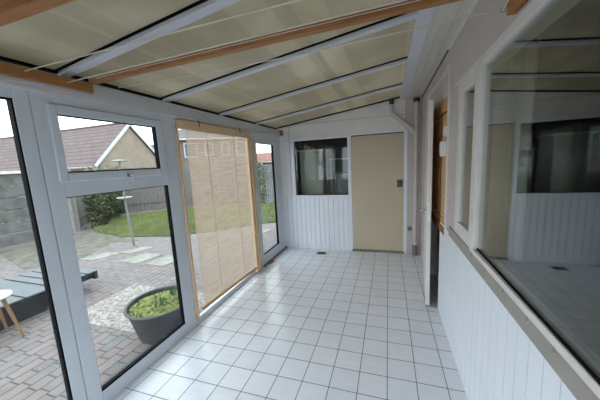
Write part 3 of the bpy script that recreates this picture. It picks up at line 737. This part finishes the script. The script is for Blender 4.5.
# timber fences
def board_fence(P, Q, h, label, m='fence_wood', gap=.004, rails=False, bw=.14):
    P = Vector(P); Q = Vector(Q); d_ = Q-P; L = d_.length; u = d_.normalized(); n_ = Vector((u.y, -u.x, 0)); Z = Vector((0, 0, 1))
    f = thing('garden_fence', (P+Q)/2+Vector((0, 0, ZO)), label, 'fence')
    k = max(1, round(L/1.9)); rg2 = random.Random(int(L*100))
    for i in range(k+1): B().obox(P+u*(L*i/k)+Z*(ZO+(h+.08)/2), u, n_, Z, .055, .06, (h+.08)/2).build('post', 'fence_post', f)
    for i in range(k):
        b = B(); a = .06; w_ = L/k
        while a < w_-.06:
            e_ = min(a+bw, w_-.06); t_ = rg2.uniform(-.012, .012)
            b.obox(P+u*(L*i/k+(a+e_)/2)+n_*(t_*.5)+Z*(ZO+h/2+t_), u, n_, Z, (e_-a)/2-gap, .010, h/2-.02); a = e_
        b.obox(P+u*(L*(i+.5)/k)+n_*.03+Z*(ZO+h*.8), u, n_, Z, w_/2-.06, .015, .03)
        b.obox(P+u*(L*(i+.5)/k)+n_*.03+Z*(ZO+h*.2), u, n_, Z, w_/2-.06, .015, .03)
        b.build('board_panel', m, f)
    return f
board_fence((-9.12, 3.85, 0), (-11.2, 5.75, 0), 1.85, 'short grey board fence joining the concrete fence to the back fence')
board_fence((-11.15, 6.05, 0), (-9.15, 7.85, 0), 1.9, 'grey board fence at the back of the lawn with concrete posts')
board_fence((-8.95, 8.0, 0), (-5.6, 9.25, 0), 2.0, 'board fence behind the lawn seen through the reed blind')
board_fence((-5.4, 9.35, 0), (-.5, 11.0, 0), 1.75, 'pale grey fence seen through the far narrow window', 'fence_grey', .012, bw=.10)

# shrubs
def shrub(name, c, r, n, label, m, seed, cat='shrub', ls=.05):
    s_ = thing(name, (c[0], c[1], ZO), label, cat); rg2 = random.Random(seed); b = B(); st_ = B()
    for k in range(9):
        a = rg2.uniform(0, 6.28); rr = rg2.uniform(.2, .8)
        st_.tube([(c[0]+rg2.uniform(-.1, .1), c[1]+rg2.uniform(-.1, .1), ZO), (c[0]+rr*r[0]*math.cos(a), c[1]+rr*r[1]*math.sin(a), c[2]+rg2.uniform(-.3, .8)*r[2])], [.02, .006], 5)
    for k in range(n):
        d_ = Vector((rg2.gauss(0, 1), rg2.gauss(0, 1), rg2.gauss(0, 1))).normalized(); q = rg2.uniform(.55, 1.0)**.6*(1+.12*math.sin(5*d_.x+seed)+.12*math.cos(6*d_.z+3*d_.y))
        p = Vector((c[0]+d_.x*r[0]*q, c[1]+d_.y*r[1]*q, max(ZO+.03, c[2]+d_.z*r[2]*q)))
        u = Vector((rg2.gauss(0, 1), rg2.gauss(0, 1), rg2.gauss(0, 1))).normalized(); v_ = u.orthogonal().normalized(); z_ = rg2.uniform(.6, 1.3)*ls
        b.add([p-u*z_, p-v_*z_*.6, p+u*z_, p+v_*z_*.6], [(0, 1, 2, 3)])
    b.build('foliage', m, s_); st_.build('stems', 'pole', s_); return s_
shrub('ivy_bush', (-9.85, 5.45, .50), (.55, .55, .75), 2600, 'dark green bush climbing over the fence corner behind the lawn', 'leaf', 1)
shrub('ivy_bush', (-8.95, 4.5, .5), (.32, .42, .62), 1500, 'low dark bush at the end of the concrete fence', 'leaf', 2)
shrub('hedge', (-13.0, 7.5, .8), (1.2, 2.6, .98), 7000, 'trimmed green hedge rising above the back fence below the brown roof', 'leaf_light', 3, 'hedge')
shrub('hedge', (-12.4, 1.9, .75), (1.1, 2.7, 1.22), 6000, 'green hedge top showing above the concrete fence', 'leaf_light', 4, 'hedge')
shrub('garden_shrub', (-5.22, 8.75, .75), (.2, .25, .95), 700, 'green shrub in front of the pale grey fence in the far narrow window', 'leaf_light', 6)

# brown roofed house
hs = thing('house', (-24, 12.6, -.35), 'brown tiled house with an ochre gable and white bargeboards beyond the hedge', 'house')
HX, RY, EZ, RZ, HW = -16.8, 12.6, 2.05, 4.75, 2.62
b = B(); b.prism([(RY-HW+.15, -.36), (RY+HW-.15, -.36), (RY+HW-.15, EZ), (RY, RZ-.12), (RY-HW+.15, EZ)], 'X', -34, HX); b.build('walls', 'gable', hs)
for sgn, nm in ((-1, 'front'), (1, 'back')):
    y1 = RY+sgn*(HW+.1); z1 = EZ-.10
    b = B(); b.prism([(RY, RZ), (y1, z1), (y1, z1+.1), (RY, RZ+.12)], 'X', -34.2, HX+.12); b.build('roof', 'roof_tiles', hs)
    b = B(); b.prism([(RY, RZ+.15), (y1, z1+.12), (y1, z1-.10), (RY, RZ-.10)], 'X', HX+.12, HX+.18); b.build('bargeboard', 'barge', hs)
B().tube([(-34.2, RY-HW-.15, EZ-.1), (HX+.1, RY-HW-.15, EZ-.1)], .07, 8).build('gutter', 'gutter', hs)
B().tube([(-34.2, RY, RZ+.12), (HX+.1, RY, RZ+.12)], .09, 8).build('ridge', 'roof_tiles', hs)

# brick house behind the blind
def far_house(c, yaw, wl, dp_, ez, rz, roofm, wallm, label, wins):
    hz = thing('house', (c[0], c[1], -.36), label, 'house'); hz.rotation_euler = (0, 0, 0)
    ca_, sa_ = math.cos(yaw), math.sin(yaw)
    def T(b):
        b.v = [(c[0]+x*ca_-y*sa_, c[1]+x*sa_+y*ca_, z) for x, y, z in b.v]; return b
    T(B().box(-wl/2, wl/2, 0, dp_, -.36, ez)).build('walls', wallm, hz)
    b = B(); b.prism([(-.3, ez-.1), (dp_/2, rz-.15), (dp_/2, rz), (-.3, ez+.08)], 'X', -wl/2-.2, wl/2+.2)
    b.prism([(dp_+.3, ez-.1), (dp_/2, rz-.15), (dp_/2, rz), (dp_+.3, ez+.08)], 'X', -wl/2-.2, wl/2+.2); T(b).build('roof', roofm, hz)
    for sx_ in (-1, 1): T(B().prism([(0, ez), (dp_, ez), (dp_/2, rz-.12)], 'X', sx_*(wl/2)-.05, sx_*(wl/2)+.05)).build('gable_end', wallm, hz)
    T(B().box(-wl/2-.2, wl/2+.2, -.42, -.28, ez-.12, ez+.02)).build('gutter', 'barge', hz)
    for (x0, x1, z0, z1) in wins:
        f_ = T(B().frame('Y', -.06, .02, x0, x1, z0, z1, .09, .09, .09, .09)).build('window', 'window_white', hz)
        T(B().box(x0+.08, x1-.08, -.03, .0, z0+.08, z1-.08)).build('pane', 'dark_pane', f_)
    return hz
far_house((-15.2, 18.7), math.radians(35), 7.6, 6.5, 4.1, 5.3, 'grey_tiles', 'house_brick', 'brick house with a grey roof and white windows showing through the reed blind',
          [(-3.6, -2.6, 2.55, 3.75), (-1.9, -.8, 2.5, 3.75), (-.2, .5, 2.6, 3.75), (1.2, 1.9, 2.6, 3.75), (2.5, 3.6, 2.5, 3.75)])
far_house((-15.5, 27.5), math.radians(20), 9.0, 6.0, 1.9, 3.05, 'red_tiles', 'house_brick', 'low house with an orange red roof seen through the far narrow window', [(-2, -1, .3, 1.5), (1, 2, .3, 1.5)])
far_house((-24.5, 22.5), math.radians(42), 9.0, 6.0, 2.6, 4.6, 'grey_tiles', 'far_paint', 'pale walled house with a grey roof behind the right side of the ochre gable', [(-2.5, -1.2, 1.2, 2.3), (.6, 1.9, 1.2, 2.3)])
